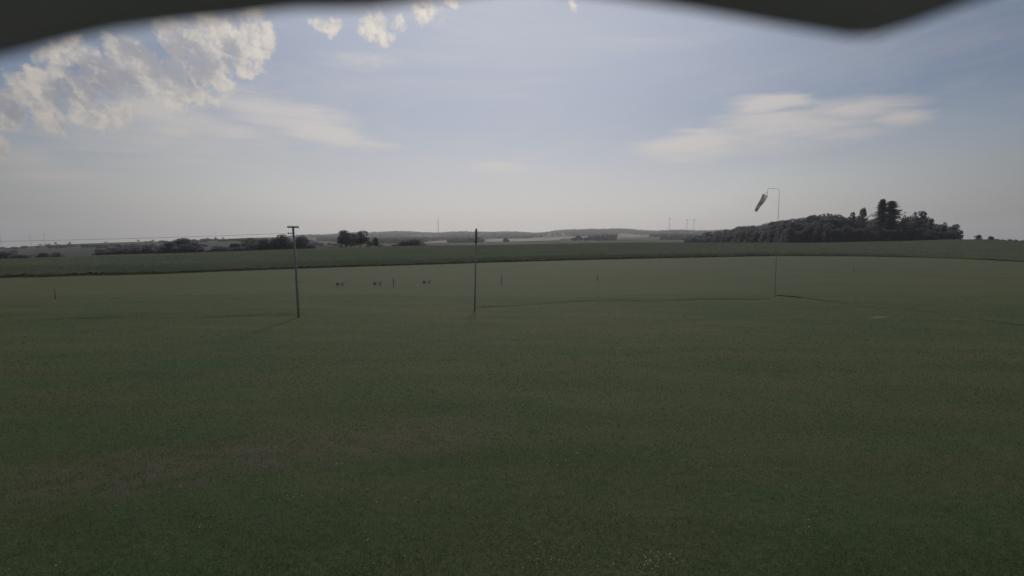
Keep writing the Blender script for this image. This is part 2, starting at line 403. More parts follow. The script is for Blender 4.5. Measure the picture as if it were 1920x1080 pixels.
def polar_sheet(name, radii, mtl):
    az = np.concatenate([np.arange(-180, -50, 3.0), np.arange(-50, 50.01, .14), np.arange(53, 180, 3.0)])
    A = np.radians(az); n = len(A)
    rr, aa = np.meshgrid(radii, A, indexing='ij')
    x = rr*np.sin(aa); y = rr*np.cos(aa); z = H(x, y)
    v = np.stack([x, y, z], -1).reshape(-1, 3)
    i = np.arange(len(radii)-1)[:, None]*n; j = np.arange(n)[None, :]; j2 = (j+1) % n
    f = np.stack([i+j, i+j2, i+n+j2, i+n+j], -1).reshape(-1, 4)
    return mesh_np(name, v, f, mtl, smooth=True)
near_r = np.concatenate([[0.3], np.geomspace(1.2, 600, 110)])
tag(polar_sheet('ground', near_r, M_meadow), kind='structure')
far_r = np.concatenate([np.geomspace(600, 1500, 24)[:-1], np.geomspace(1500, 7000, 90)[:-1], np.geomspace(7000, 9600, 10)])
tag(polar_sheet('hills', far_r, M_farm), kind='structure')

# ------------------------------------------------------------------ far fields draped on the slopes
def yf_for(px, row):
    ys = np.array([600, 1500, 3000, 4500.]); rs = np.array([interp(t, px) for t in (R600, R1500, R3000, R4500)])
    o = np.argsort(rs); return float(np.interp(row, rs[o], ys[o]))
def field(name, poly_top, poly_bot, mtl):
    n = 24; m = 10
    p0 = poly_top[0][0]; p1 = poly_top[-1][0]
    v = []
    for i in range(n):
        px = p0+(p1-p0)*i/(n-1)
        rt = interp(poly_top, px); rb = interp(poly_bot, px)
        ya = yf_for(px, rb); yb = yf_for(px, rt)
        for j in range(m):
            y = ya+(yb-ya)*j/(m-1); x = (px-960)/F/1.0037*y
            v.append((x, y, Hs(x, y)+1.2))
    f = [(i*m+j, (i+1)*m+j, (i+1)*m+j+1, i*m+j+1) for i in range(n-1) for j in range(m-1)]
    return tag(mesh_np(name, v, f, mtl, smooth=True), kind='structure')
fields = [
 ('grain_field', [(796,455),(843,452.5)], [(796,458),(836,457)], M_straw),
 ('grain_field', [(906,451),(944,450)], [(906,454.5),(940,455)], M_straw),
 ('grain_field', [(953,449.5),(1000,449),(1050,447)], [(953,455),(1000,454.5),(1048,453)], M_straw),
 ('red_soil_field', [(1000,447.6),(1048,446.5)], [(1000,448.8),(1048,447)], M_orange),
 ('grain_field', [(1049,446.5),(1112,445)], [(1049,449.5),(1112,446.5)], M_straw),
 ('stubble_field', [(1158,439.8),(1175,439.5),(1216,443)], [(1158,448.5),(1180,448),(1216,446)], M_tan),
 ('pale_meadow', [(1155,446),(1240,447.5)], [(1150,452),(1240,450)], M_pale),
 ('pale_meadow', [(570,453),(634,456)], [(570,465),(634,466)], M_pale),
]
for a in fields: field(*a)
def in_field(px, row):
    for nm, t, b, _ in fields:
        if t[0][0]-3 < px < t[-1][0]+3 and interp(t, px)-1.2 < row < interp(b, px)+2.8: return True
    return False

# ------------------------------------------------------------------ far woods (one mass each)
def ico():
    import bmesh
    bm = bmesh.new(); bmesh.ops.create_icosphere(bm, subdivisions=2, radius=1)
    v = np.array([p.co[:] for p in bm.verts]); f = np.array([[q.index for q in p.verts] for p in bm.faces]); bm.free(); return v, f
IV, IF_ = ico()
def wood_mass(name, pts, label):
    """pts: list (x,y,radius,height)"""
    V, Fc = [], []
    for k, (x, y, rd, h) in enumerate(pts):
        z = Hs(x, y)
        j = 1+rng.normal(0, .13, (len(IV), 1))
        v = IV*j*np.array([rd, rd, h*.62])+np.array([x, y, z+h*.42])
        V.append(v); Fc.append(IF_+k*len(IV))
    return tag(mesh_np(name, np.concatenate(V), np.concatenate(Fc), M_forest), label, 'wood', kind='stuff')
pts = []
for _ in range(5200):
    px = rng.uniform(545, 1660); row_y = rng.uniform(0, 1)
    y = 3000+1750*row_y**.7
    rr = float(np.interp(y, [1500,3000,4500], [interp(R1500,px), interp(R3000,px), interp(R4500,px)])) if y < 4500 else 0
    if in_field(px, rr): continue
    if y < 4400 and math.sin(px*.021+y*.0031)+math.sin(px*.05-y*.002) > .9: continue
    x = (px-960)/F*y; pts.append((x, y, rng.uniform(10, 20), rng.uniform(12, 21)*(1+.35*math.sin(px*.045)*math.sin(px*.017))))
wood_mass('distant_wood', pts, 'hazy blue wood covering the long ridge on the horizon')
pts = []
for _ in range(3000):
    px = rng.uniform(600, 1400); y = rng.uniform(1300, 3000)
    rr = float(np.interp(y, [600,1500,3000], [interp(R600,px), interp(R1500,px), interp(R3000,px)]))
    if in_field(px, rr): continue
    # belts and woods between the fields
    if not (840 < px < 915 or 1075 < px < 1170 or 645 < px < 800 or 1230 < px or math.sin(px*.03+y*.004) > .3): continue
    x = (px-960)/F*y; pts.append((x, y, rng.uniform(7, 13), rng.uniform(7, 12)))
wood_mass('woodland_belt', pts, 'dark copses and hedges between the pale far fields')
pts = []
for _ in range(420):
    px = rng.uniform(-120, 640); y = rng.uniform(800, 1400)
    if math.sin(px*.02+y*.01)+.5*math.sin(px*.07) < .25: continue
    x = (px-960)/F*y; pts.append((x, y, rng.uniform(4, 8), rng.uniform(3, 5.5)))
wood_mass('hillside_scrub', pts, 'low grey-green scrub and hedges on the slope at far left')

# ------------------------------------------------------------------ crop
def build_crop():
    pxs = np.arange(-1100, 3001, 6.0); n = len(pxs); m = 26
    t = np.concatenate([[0], np.linspace(0, 1, m)**2.2])
    u = (pxs-960)/F/1.0037
    fy = np.interp(pxs, f_px, f_y)
    V = np.zeros((n, m+1, 3))
    for k in range(m+1):
        yy = fy+(YF+6-fy)*t[k]; x = u*yy
        if k >= 1: yy = yy+.35*rng.normal(0, 1, n)*(k == 1)
        V[:, k, 0] = x; V[:, k, 1] = yy+(0.12 if k else 0)
        V[:, k, 2] = H(x, yy)+(CROP_H*.88+rng.normal(0, .05, n) if k else -.05)
    f = np.array([(i*(m+1)+j, (i+1)*(m+1)+j, (i+1)*(m+1)+j+1, i*(m+1)+j+1) for i in range(n-1) for j in range(m)])
    ramp = lambda dep: .14+.86*np.clip(dep/4.0, 0, 1)**.7
    V[:, 1:, 2] = H(V[:, 1:, 0], V[:, 1:, 1])+(V[:, 1:, 2]-H(V[:, 1:, 0], V[:, 1:, 1]))*ramp(V[:, 1:, 1]-fy[:, None]-.12)
    body = (V.reshape(-1, 3), f)
    # leaves
    N1, N2 = 60000, 80000
    px = rng.uniform(-500, 2400, N1+N2)
    fyy = np.interp(px, f_px, f_y)
    dep = np.concatenate([rng.uniform(-1.3, 3.5, N1), (YF-60)*rng.uniform(0, 1, N2)**2.2])
    y = np.minimum(fyy+dep, YF+6); x = (px-960)/F/1.0037*y
    zb = H(x, y)
    hb = np.concatenate([rng.uniform(0, 1.15, N1)**.8, rng.uniform(.85, 1.2, N2)])*CROP_H*.92*ramp(np.maximum(dep, 0))*np.clip((dep+1.5)/1.5, .1, 1)
    sc = np.clip(y/110, .7, 1.8)
    a = rng.uniform(0, 6.283, N1+N2); ln = rng.uniform(.25, .5, N1+N2)*sc; wd = rng.uniform(.03, .07, N1+N2)*sc
    dx, dy = np.cos(a), np.sin(a); up = rng.uniform(-.1, 1.0, N1+N2)
    p0 = np.stack([x-dy*wd, y+dx*wd, zb+np.maximum(hb-.15, -.01)], -1); p1 = np.stack([x+dy*wd, y-dx*wd, zb+np.maximum(hb-.15, -.01)], -1)
    p2 = np.stack([x+dx*ln, y+dy*ln, zb+np.minimum(np.maximum(hb-.15, 0)+ln*up*np.clip(hb/.4, .15, 1), CROP_H*1.12)], -1)
    LV = np.stack([p0, p1, p2], 1).reshape(-1, 3); LF = np.arange(len(LV)).reshape(-1, 3)
    q = body[1]; tri = np.concatenate([q[:, [0,1,2]], q[:, [0,2,3]]])
    V = np.concatenate([body[0], LV]); Fc = np.concatenate([tri, LF+len(body[0])])
    tag(mesh_np('crop_field', V, Fc, M_crop), 'tall dark green crop standing beyond the mown grass', 'crop', kind='stuff')
build_crop()

# ------------------------------------------------------------------ grass
def blades(name, x, y, h, wd, mtl, label, cat='grass'):
    n = len(x); z = H(x, y); a = rng.uniform(0, 6.283, n); ln = rng.uniform(.2, 1.0, n)*h
    dx, dy = np.cos(a), np.sin(a)
    b = rng.uniform(0, 6.283, n)
    p0 = np.stack([x-dx*wd, y-dy*wd, z-.004], -1); p1 = np.stack([x+dx*wd, y+dy*wd, z-.004], -1)
    p2 = np.stack([x+np.cos(b)*ln*.7, y+np.sin(b)*ln*.7, z+h], -1)
    V = np.stack([p0, p1, p2], 1).reshape(-1, 3)
    return tag(mesh_np(name, V, np.arange(len(V)).reshape(-1, 3), mtl), label, cat, kind='stuff')
N = 330000
row = rng.uniform(0, 1, N)
yy = 5.0*(40/5.0)**(row**1.25); xx = rng.uniform(-1.12, 1.12, N)*yy
cl = np.sin(xx*2.1+np.sin(yy*1.7)*2)*np.sin(yy*2.6+np.sin(xx*1.3)*2)
blades('lawn_grass', xx, yy, rng.uniform(.018, .045, N)*(1+.25*cl), rng.uniform(.002, .0045, N)*np.clip(yy/9, .8, 2.0), M_blade, 'short mown grass of the near lawn')
def edge_tufts(poly, depth, h, n, label):
    P = np.array([ground_pt(a, b) for a, b in poly])[:, :2]
    seg = np.linalg.norm(np.diff(P, axis=0), axis=1); cs = np.concatenate([[0], np.cumsum(seg)])
    s = rng.uniform(0, cs[-1], n)
    x = np.interp(s, cs, P[:, 0]); y = np.interp(s, cs, P[:, 1])
    wob = .18*np.sin(s*.8)+.12*np.sin(s*2.3+1)
    y = y+wob+np.abs(rng.normal(0, 1, n))*depth
    hh = h*rng.uniform(.4, 1.1, n)*(.75+.25*np.sin(s*1.3)*np.sin(s*.37+2))
    blades('uncut_grass', x, y, hh, rng.uniform(.006, .013, n), M_long, label)
edge_tufts([(-200,604),(0,601),(300,598),(555,593)], 1.0, .028, 9000, 'ragged uncut grass edge running left from the crossbar pole')
edge_tufts([(890,580),(1000,572),(1100,566),(1250,565),(1450,561)], .9, .036, 10000, 'dark uncut grass edge between plain pole and windsock mast')
edge_tufts([(1466,556),(1510,560)], .5, .08, 1300, 'low dark clump of uncut grass right of the windsock mast')
edge_tufts([(1520,562),(1640,577),(1780,590),(1920,612),(2050,630)], 1.6, .02, 6000, 'uncut grass edge curving down to the right border of the field')
edge_tufts([(1280,489),(1400,498),(1540,510),(1750,519),(1930,524)], 1.0, .04, 6000, 'long grass line crossing the far right meadow')
def crop_fringe():
    n = 42000; px = rng.uniform(-200, 2200, n); y = np.interp(px, f_px, f_y)-np.abs(rng.normal(0, .55, n))-.05+.25*np.sin(px*.05)
    x = (px-960)/F/1.0037*y
    blades('verge_grass', x, y, rng.uniform(.12, .42, n)*(.7+.3*np.sin(px*.031)), rng.uniform(.02, .045, n), M_long, 'strip of tall grass along the foot of the crop')
crop_fringe()
# clover heads
cl = []
for (px, rw, s, k) in [(1230,1050,22,34),(1218,1068,20,14),(1010,1050,26,16),(1045,1058,20,8),(530,940,22,8),(1050,865,24,9),(1360,855,22,5),(1540,960,16,3),(700,930,24,4),(640,873,6,2),(1060,930,12,2),(370,1000,14,4),(320,925,20,3),(100,1060,14,2),(1180,975,30,6),(960,1025,60,8),(1300,1000,60,5),(780,930,30,3),(690,1010,20,4),(1140,1045,60,8),(700,1060,25,4),(880,900,200,8),(1400,960,160,6)]:
    for _ in range(k):
        a, b = px+rng.normal(0, s), rw+rng.normal(0, s*.35)
        cl.append(ground_pt(a, min(b, 1100)))
import bmesh as _bm
_b = _bm.new(); _bm.ops.create_icosphere(_b, subdivisions=1, radius=1)
v0 = np.array([p.co[:] for p in _b.verts]); f0 = np.array([[q.index for q in p.verts] for p in _b.faces]); _b.free()
V = np.concatenate([v0*rng.uniform(.004, .011)+np.array([x, y, Hs(x, y)+.045]) for x, y, z in cl]); Fc = np.concatenate([f0+k*len(v0) for k in range(len(cl))])
tag(mesh_np('clover_flowers', V, Fc, M_flower), 'tiny white clover heads dotted in the near grass', 'flowers', kind='stuff')

# ------------------------------------------------------------------ trees
def leaf_cloud(lobes, n, size, squash=1.0):
    """lobes: (cx,cy,cz,rx,ry,rz) -> leaf-clump triangles filling their shells"""
    w_ = np.array([l[3]*l[4]+l[3]*l[5] for l in lobes]); w_ = w_/w_.sum()
    idx = rng.choice(len(lobes), n, p=w_); Lb = np.array(lobes)[idx]
    d = rng.normal(0, 1, (n, 3)); d /= np.linalg.norm(d, axis=1)[:, None]
    rad = rng.uniform(.45, 1.08, n)**.6
    c = Lb[:, :3]+d*Lb[:, 3:]*rad[:, None]
    a = rng.normal(0, 1, (n, 3)); a /= np.linalg.norm(a, axis=1)[:, None]
    b = np.cross(a, rng.normal(0, 1, (n, 3))); b /= np.linalg.norm(b, axis=1)[:, None]
    s = size*rng.uniform(.6, 1.3, (n, 1))
    V = np.stack([c+a*s, c-a*s*.6+b*s*.7, c-a*s*.6-b*s*.7], 1).reshape(-1, 3)
    return V, np.arange(len(V)).reshape(-1, 3)
def trunk_mesh(name, h, r, limbs):
    mb = MB(); mb.tube([(0,0,-.3),(.05,0,h*.3),(.0,.1,h*.7)], [r, r*.8, r*.4], 7)
    for (az, z0, l, up) in limbs:
        mb.tube([(0,0,z0),(math.cos(az)*l*.5, math.sin(az)*l*.5, z0+up*.4),(math.cos(az)*l, math.sin(az)*l, z0+up)], [r*.4, r*.28, r*.1], 5)
    me = bpy.data.meshes.new(name); me.from_pydata(mb.v, [], mb.f); me.materials.append(M_bark); return me
def mesh_only(name, V, Fc, mtl):
    o = mesh_np(name, V, Fc, mtl); me = o.data; bpy.data.objects.remove(o); return me
def broadleaf_variant(seed, low=False):
    r = random.Random(seed); lobes = []
    # unit tree: height 1, half width ~.5 (scaled by instance)
    nl = r.randint(9, 13)
    for k in range(nl):
        a = r.uniform(0, 6.28); q = r.uniform(0, .30); z = r.uniform(.22 if low else .34, .86)
        q *= 1-.55*max(0, (z-.5)/.4)
        s = r.uniform(.13, .23)
        lobes.append((math.cos(a)*q, math.sin(a)*q, z, s, s, s*.75))
    lobes.append((0, 0, .5, .33, .33, .34)); 
    if low: lobes.append((0, 0, .22, .42, .42, .24))
    V, Fc = leaf_cloud(lobes, 1900, .038)
    return mesh_only('crown', V, Fc, M_leaf)
CROWNS = [broadleaf_variant(s) for s in range(1, 7)]
BUSHES = [broadleaf_variant(s, True) for s in range(11, 15)]
TR = trunk_mesh('trunk', 1, .03, [(k*1.3, .25+.07*k, .22, .22) for k in range(6)])
def airy_variant(seed):
    r = random.Random(seed); lobes = []
    for k in range(17):
        a = r.uniform(0, 6.28); z = r.uniform(.42, .95); q = r.uniform(.02, .30)*(1.25-z*.7)
        s = r.uniform(.06, .12); lobes.append((math.cos(a)*q, math.sin(a)*q, z, s, s, s*.8))
    lobes.append((0, 0, .4, .26, .26, .22)); lobes.append((0, 0, .2, .25, .25, .2))
    V, Fc = leaf_cloud(lobes, 1700, .035); return mesh_only('crown', V, Fc, M_leaf)
AIRY = [airy_variant(s) for s in range(21, 25)]
def spruce_variant(seed):
    r = np.random.default_rng(seed); V = []
    nb = 300
    for k in range(nb):
        z = .06+.93*(k/nb)**.9; L_ = (.26*(1-z)**.85+.008)*r.uniform(.4, 1.35); a = r.uniform(0, 6.283)
        if r.uniform() < .12: continue
        dx, dy = math.cos(a), math.sin(a)
        for q in range(9):
            t = (q+.5)/9; s = .0095*(1.3-t)+.003
            c = np.array([dx*L_*t, dy*L_*t, z-L_*.38*t+.10*L_*t*t])
            o = r.normal(0, s, (3, 3)); o[:, 2] -= abs(r.normal(0, s*1.2))
            o -= o.mean(0)*.5
            V += [c+o[0]*1.4, c+o[1]*1.4, c+o[2]*1.4]
    V = np.array(V); return mesh_only('crown', V, np.arange(len(V)).reshape(-1, 3), M_needle)
SPR = [spruce_variant(s) for s in (31, 32)]
def stem_mesh():
    mb = MB(); mb.tube([(0,0,-.02),(0,0,.5),(0,0,.99)], [.016, .009, .002], 7)
    me = bpy.data.meshes.new('trunk'); me.from_pydata(mb.v, [], mb.f); me.materials.append(M_bark); return me
STEM = stem_mesh()
def tree(name, px, top, y, width_px, crown, label, cat='tree', group=None, trunk=None, base=None):
    """stand a real tree on the terrain; height from the sight line to its top"""
    x = at(px, 457, y)[0]; z0 = Hs(x, y)
    zt = at(px, top, y)[2]; h = zt-z0
    wm = width_px/F*y
    e = empty(name, (x, y, z0), random.uniform(0, 6.28)); tag(e, label, cat, group)
    tr = bpy.data.objects.new('trunk', trunk or TR); tr.scale = (h, h, h); link(tr, e)
    c = bpy.data.objects.new('crown', crown); c.scale = (wm, wm, h); link(c, e)
    return e
# the wood on the right: skyline rows of its canopy
WT = [(1278,445),(1300,438),(1335,430),(1360,428),(1385,420),(1420,417),(1450,413),(1475,405),(1500,407),(1525,396),(1560,398),(1590,400),(1605,408),(1640,408),(1680,414),(1700,405),(1725,402),(1745,412),(1770,420),(1790,424),(1800,442)]
GW = 'trees massed in the dark wood'; LW = 'broadleaf tree merged into the dense dark wood'
k = 0
for (y, n, drop, wpx) in ((345, 34, 8, 60), (375, 34, 4, 64), (405, 32, 1.0, 64)):
    for i in range(n):
        px = 1290+(1785-1290)*(i+.5)/n+rng.uniform(-6, 6)
        # the western tip of the wood lies further away
        yy_ = y+max(0, (1480-px))*.9
        top = interp(WT, px)+drop+(rng.uniform(-1.2, 1.8) if px < 1600 else rng.uniform(-3, 5))
        tree('broadleaf_tree', px, top, yy_, wpx*rng.uniform(.8, 1.2)*(.6 if px < 1380 or px > 1745 else .75 if px > 1620 else 1), (CROWNS+BUSHES)[rng.integers(0, 10)], LW, 'tree', GW)
for i in range(40):    # shrubby edge of the wood
    px = 1286+(1796-1286)*(i+.5)/40+rng.uniform(-4, 4); yy_ = 322+max(0, (1480-px))*.9
    tree('edge_shrub', px, interp(WT, px)+ (452-interp(WT, px))*rng.uniform(.3, .5), yy_, rng.uniform(24, 36)*(.7 if px > 1770 else 1), BUSHES[rng.integers(0, 4)], 'leafy shrub in the skirt of the dark wood', 'shrub', 'shrubs along the foot of the dark wood')
for (px, top, wd, kind, name, label) in [
    (1650,373,165,SPR[0],'spruce_tree','taller of the two ragged spruces rising from the wood'),
    (1667,376,225,SPR[1],'spruce_tree','broader spruce with drooping branches on the right of its twin'),
    (1614,386,34,AIRY[0],'sparse_tree','thin airy tree rising just left of the two spruces'),
    (1695,404,26,AIRY[1],'sparse_tree','small loose crown between the spruces and the round open-topped tree'),
    (1722,396,46,AIRY[2],'open_tree','round open-topped tree right of the spruces'),
    (1741,410,26,AIRY[3],'sparse_tree','ragged little tree on the right shoulder of the round open-topped tree'),
    (1768,417,26,AIRY[1],'sparse_tree','slender loose tree second from the right end of the wood'),
    (1790,418,26,AIRY[0],'leaning_tree','last tree at the right end of the dark wood'),
    (1595,398,20,AIRY[2],'sparse_tree','thin pointed crown on the skyline left of the airy tree'),
    (1800,432,14,AIRY[3],'small_tree','tiny outlying tree touching the right tip of the wood')]:
    tree(name, px, top, 338, wd, kind, label, 'tree', trunk=STEM if kind in SPR else None)
for (px, top, wd, l) in [(1834,438,16,'left one of two small trees alone on the right-hand field horizon'),(1857,440,15,'right one of two small trees alone on the right-hand field horizon')]:
    tree('small_tree', px, top, 292, wd, BUSHES[0 if px < 1840 else 1], l)
for i, px in enumerate((1868, 1880, 1893, 1905, 1918)):
    tree('field_shrub', px, interp(RF, px)-2.5, 290, 13, BUSHES[i % 4], 'low shrub on the crop edge at the right horizon', 'shrub', 'low shrubs on the right horizon')

# left hedge and trees
hedge = [(8,470,60,0,'large dark shrub mass at the extreme left edge'),(34,474,44,1,'sloping dark shrub beside the mass at the left edge'),
 (80,473,30,2,'left half of the isolated low dark thicket'),(102,472,30,3,'right half of the isolated low dark thicket'),
 (190,465,34,0,'leftmost low bush of the long tree hedge'),(222,458,44,1,'rounded bush at the left part of the hedge'),(252,462,34,2,'low bush filling the dip before the tall domed tree'),
 (282,458,40,3,'broad bush left of the tall domed tree'),(318,452,36,4,'shoulder tree leaning on the tall domed tree'),(341,444,56,5,'tall domed tree above the left hedge'),
 (368,453,34,0,'lower crown right of the tall domed tree'),(408,458,36,1,'low bush alone between two tree groups'),(440,455,36,2,'bush starting the thick tree group left of the pole'),
 (466,445,46,3,'rounded tree in the thick group left of the pole'),(495,446,44,4,'middle tree of the thick group left of the pole'),(520,444,40,5,'tree just left of the crossbar pole'),
 (533,438,36,0,'flat-topped tree immediately left of the crossbar pole'),(565,436,40,1,'flat-topped tree immediately right of the crossbar pole'),(575,446,22,2,'low bush ending the hedge right of the pole')]
for (px, top, wd, v, l) in hedge:
    low = px < 300 or v in (1, 3)
    tree('hedge_tree' if top < 456 else 'hedge_bush', px, top, 288+8*math.sin(px), wd*1.08, (BUSHES[v % 4] if low else CROWNS[v % 6]), l, 'tree' if top < 456 else 'bush')
for i in range(26):
    px = 180+(590-180)*(i+.5)/26
    t = interp([(180,469),(230,464),(300,463),(340,456),(380,463),(410,463),(440,460),(480,453),(530,449),(570,449),(590,458)], px)+rng.uniform(0, 5)
    if 382 < px < 392: continue
    tree('hedge_shrub', px, t, 280, 30, BUSHES[i % 4], 'leafy shrub filling the foot of the left hedge', 'shrub', 'shrubs at the foot of the left hedge')
tree('oak_tree', 648, 430, 300, 44, CROWNS[0], 'left crown of the pair of large trees in the gap')
tree('oak_tree', 676, 432, 303, 40, CROWNS[3], 'right crown of the pair of large trees in the gap')
tree('oak_tree', 660, 436, 306, 44, CROWNS[2], 'hidden middle crown behind the pair of large trees')
tree('small_tree', 704, 444, 300, 22, CROWNS[4], 'small tree just right of the large pair')
tree('small_tree', 693, 449, 302, 16, CROWNS[1], 'smallest tree squeezed between the large pair and its neighbour')
tree('domed_bush', 758, 447.5, 296, 42, BUSHES[1], 'left half of the smooth domed thicket', 'bush')
tree('domed_bush', 778, 448, 298, 40, BUSHES[2], 'right half of the smooth domed thicket', 'bush')
for i, (px, tp) in enumerate([(640,460),(622,462),(690,459),(715,458),(740,457),(795,456)]):
    tree('crop_edge_shrub', px, tp, 285, 20, BUSHES[i % 4], 'low scrub on the far crop edge below the large pair and dome', 'shrub', 'scrub on the far crop edge')
# lone trees on the left skyline
SKYL = ['first tiny skyline tree right of the middle left-hand turbine', 'tiny skyline tree at the foot of the right left-hand turbine', 'tiny skyline tree touching the right left-hand turbine',
 'largest of the tiny trees just right of the left-hand turbines', 'tiny tree alone on the bare skyline right of the turbine group', 'speck of a tree on the skyline above the start of the hedge',
 'tiny skyline tree above the low hedge left of the domed tree', 'tiny skyline tree close left of the domed tree', 'first speck of three on the skyline right of the domed tree',
 'middle speck of three on the skyline right of the domed tree', 'last speck of three on the skyline right of the domed tree', 'tiny tree on the ridge between crossbar pole and the large tree pair', '']
for i, (px, dz) in enumerate([(75,3),(87,2.5),(92,3),(104,5),(131,4.5),(198,2.5),(260,4),(288,3.5),(390,3),(405,4),(419,3),(598,4),(1353,0)]):
    if px == 1353: continue
    tree('skyline_tree', px, interp(R1500, px)-dz if px < 560 else 438, 1490 if px < 560 else 4300, 6 if dz > 3 else 8, CROWNS[i % 6], SKYL[i], 'tree')

# ------------------------------------------------------------------ wind turbines and radio mast
def turbine(px, hub, base, y, rot, label, size=1.0):
    x = at(px, 457, y)[0]; z0 = at(px, base+4, y)[2]; zh = at(px, hub, y)[2]; h = zh-z0
    e = empty('wind_turbine', (x, y, z0)); tag(e, label, 'wind turbine', 'distant wind turbines')
    MB().tube([(0,0,0),(0,0,h*.5),(0,0,h)], [3.6, 2.9, 2.0], 10).build('tower', M_turb, e, True)
    MB().box((0,-1,h+1.5), (5.5,12,5.5)).build('nacelle', M_turb, e)
    MB().tube([(0,-7,h+1.5),(0,-9.5,h+1.5)], [2.6, .8], 10).build('hub', M_turb, e, True)
    for k in range(3):
        a = rot+k*2*math.pi/3; L_ = 48*size; c, s = math.sin(a), math.cos(a); P = Vector((-s, 0, c))*1.0
        mb = MB(); n0 = Vector((0, -8.5, h+1.5)); d = Vector((c, 0, s)); q = Vector((s, 0, -c))
        for t, wd in ((0, 1.1), (.2, 2.4), (.6, 1.5), (1, .35)):
            for (i, j) in ((-1, -.35), (1, -.35), (1, .35), (-1, .35)):
                mb.v.append(tuple(n0+d*L_*t+q*wd*i+Vector((0, wd*j, 0))))
        for g in range(3):
            for i in range(4): mb.f.append((g*4+i, g*4+(i+1) % 4, g*4+4+(i+1) % 4, g*4+4+i))
        mb.f += [(0,3,2,1), (12,13,14,15)]
        mb.build('blade', M_turb, e)
    return e
turbine(2, 452, 464, 5600, .2, 'wind turbine cut by the left edge of the view', 1.2)
turbine(58, 443, 461, 6200, 1.0, 'middle wind turbine of the three at far left')
turbine(84, 439, 461, 6000, .25, 'right wind turbine of the three at far left', 1.0)
turbine(1254, 410, 437, 5600, .1, 'left and tallest of three faint turbines beyond the ridge', .5)
turbine(1287, 413, 437, 5700, .9, 'middle of three faint turbines beyond the ridge', .5)
turbine(1300, 412, 437, 5650, .5, 'right of three faint turbines nearest the dark wood', .5)
def radio_mast():
    y = 4700; x = at(822, 457, y)[0]; z0 = Hs(x, y)-2; h = at(822, 408, y)[2]-z0
    e = empty('radio_mast', (x, y, z0)); tag(e, 'slender radio mast on the distant wooded ridge', 'mast')
    mb = MB(); r = 2.6
    P = [(r*math.cos(a), r*math.sin(a)) for a in (0, 2.094, 4.189)]
    for (a, b) in P: mb.tube([(a, b, 0), (a, b, h*.78)], 1.0, 6)
    n = 26
    for i in range(n):
        z1, z2 = h*.78*i/n, h*.78*(i+1)/n
        for k_ in range(3):
            a, b = P[k_], P[(k_+1) % 3]; mb.tube([(a[0],a[1],z1),(b[0],b[1],z2)], .28, 4)
    mb.build('lattice', M_dark, e)
    MB().tube([(0,0,h*.76),(0,0,h)], [1.7,1.2], 8).build('antenna', M_dark, e)
    mb = MB()
    for i in range(3): mb.tube([(0,0,h*(.45+.1*i)),(0,0,h*(.47+.1*i))], 3.6, 10)
    mb.build('platform', M_dark, e)
radio_mast()

# ------------------------------------------------------------------ poles of the airfield
def tpole():
    x, y, _ = ground_pt(560, 595)
    top = at(549.5, 425, y); h = top[2]
    e = empty('crossbar_pole', (x, y, 0)); tag(e, 'tall wooden pole topped by a short crossbar', 'pole')
    tx = top[0]-x
    MB().tube([(0,0,-.3),(tx*.5+.01,0,h*.5),(tx,0,h-.05)], [.066,.062,.056], 14).build('pole', M_wood, e, True)
    MB().box((tx,0,h-.02), (.60,.10,.09)).build('crossbar', M_wood, e, bevel=.008)
    zb = at(548, 437.5, y)[2]
    b = MB(); b.box((tx*.93-.17,0,zb), (.22,.05,.045)); b.tube([(tx*.93-.27,0,zb-.05),(tx*.93-.27,0,zb+.05)], .025, 8)
    b.build('cable_bracket', M_dark, e)
    b = MB().tube([(tx*.5-.0,-.085,h*.38),(tx*.5,-.085,h*.42)], .02, 8).build('cleat', M_steel, e)
    return (x+tx*.93-.27, y, zb)
A = tpole()
def plainpole():
    x, y, _ = ground_pt(890, 580); top = at(893, 430, y); h = top[2]; tx = top[0]-x
    e = empty('plain_pole', (x, y, 0)); tag(e, 'slim plain pole without crossbar in mid field', 'pole')
    MB().tube([(0,0,-.3),(tx*.85,0,h-.8)], [.05,.045], 12).build('pole', M_wood, e, True)
    MB().tube([(tx*.83,0,h-.83),(tx,0,h-.02)], [.07,.062], 12).build('sleeve', M_dark, e, True)
    MB().tube([(tx,0,h-.02),(tx,0,h+.05)], [.06,.045], 12).build('cap', M_steel, e, True)
plainpole()
# cable running off to a post beyond the left edge
B = (at(-260, 457, 30)[0], 30.0, 4.05)
e = empty('end_post', (B[0], B[1], 0)); tag(e, 'plain wooden post carrying the far end of the cable', 'post')
MB().tube([(0,0,-.3),(0,0,4.15)], [.08,.065], 12).build('post', M_wood, e, True)
MB().box((0,0,4.17), (.2,.2,.04)).build('cap', M_dark, e)
pt = []
for i in range(25):
    t = i/24; p = [A[j]+(B[j]-A[j])*t for j in range(3)]; p[2] -= .28*4*t*(1-t)*.35; pt.append(p)
tag(MB().tube(pt, .007, 6).build('overhead_cable', M_cable, None, True), 'thin cable running left from the crossbar pole bracket', 'cable')

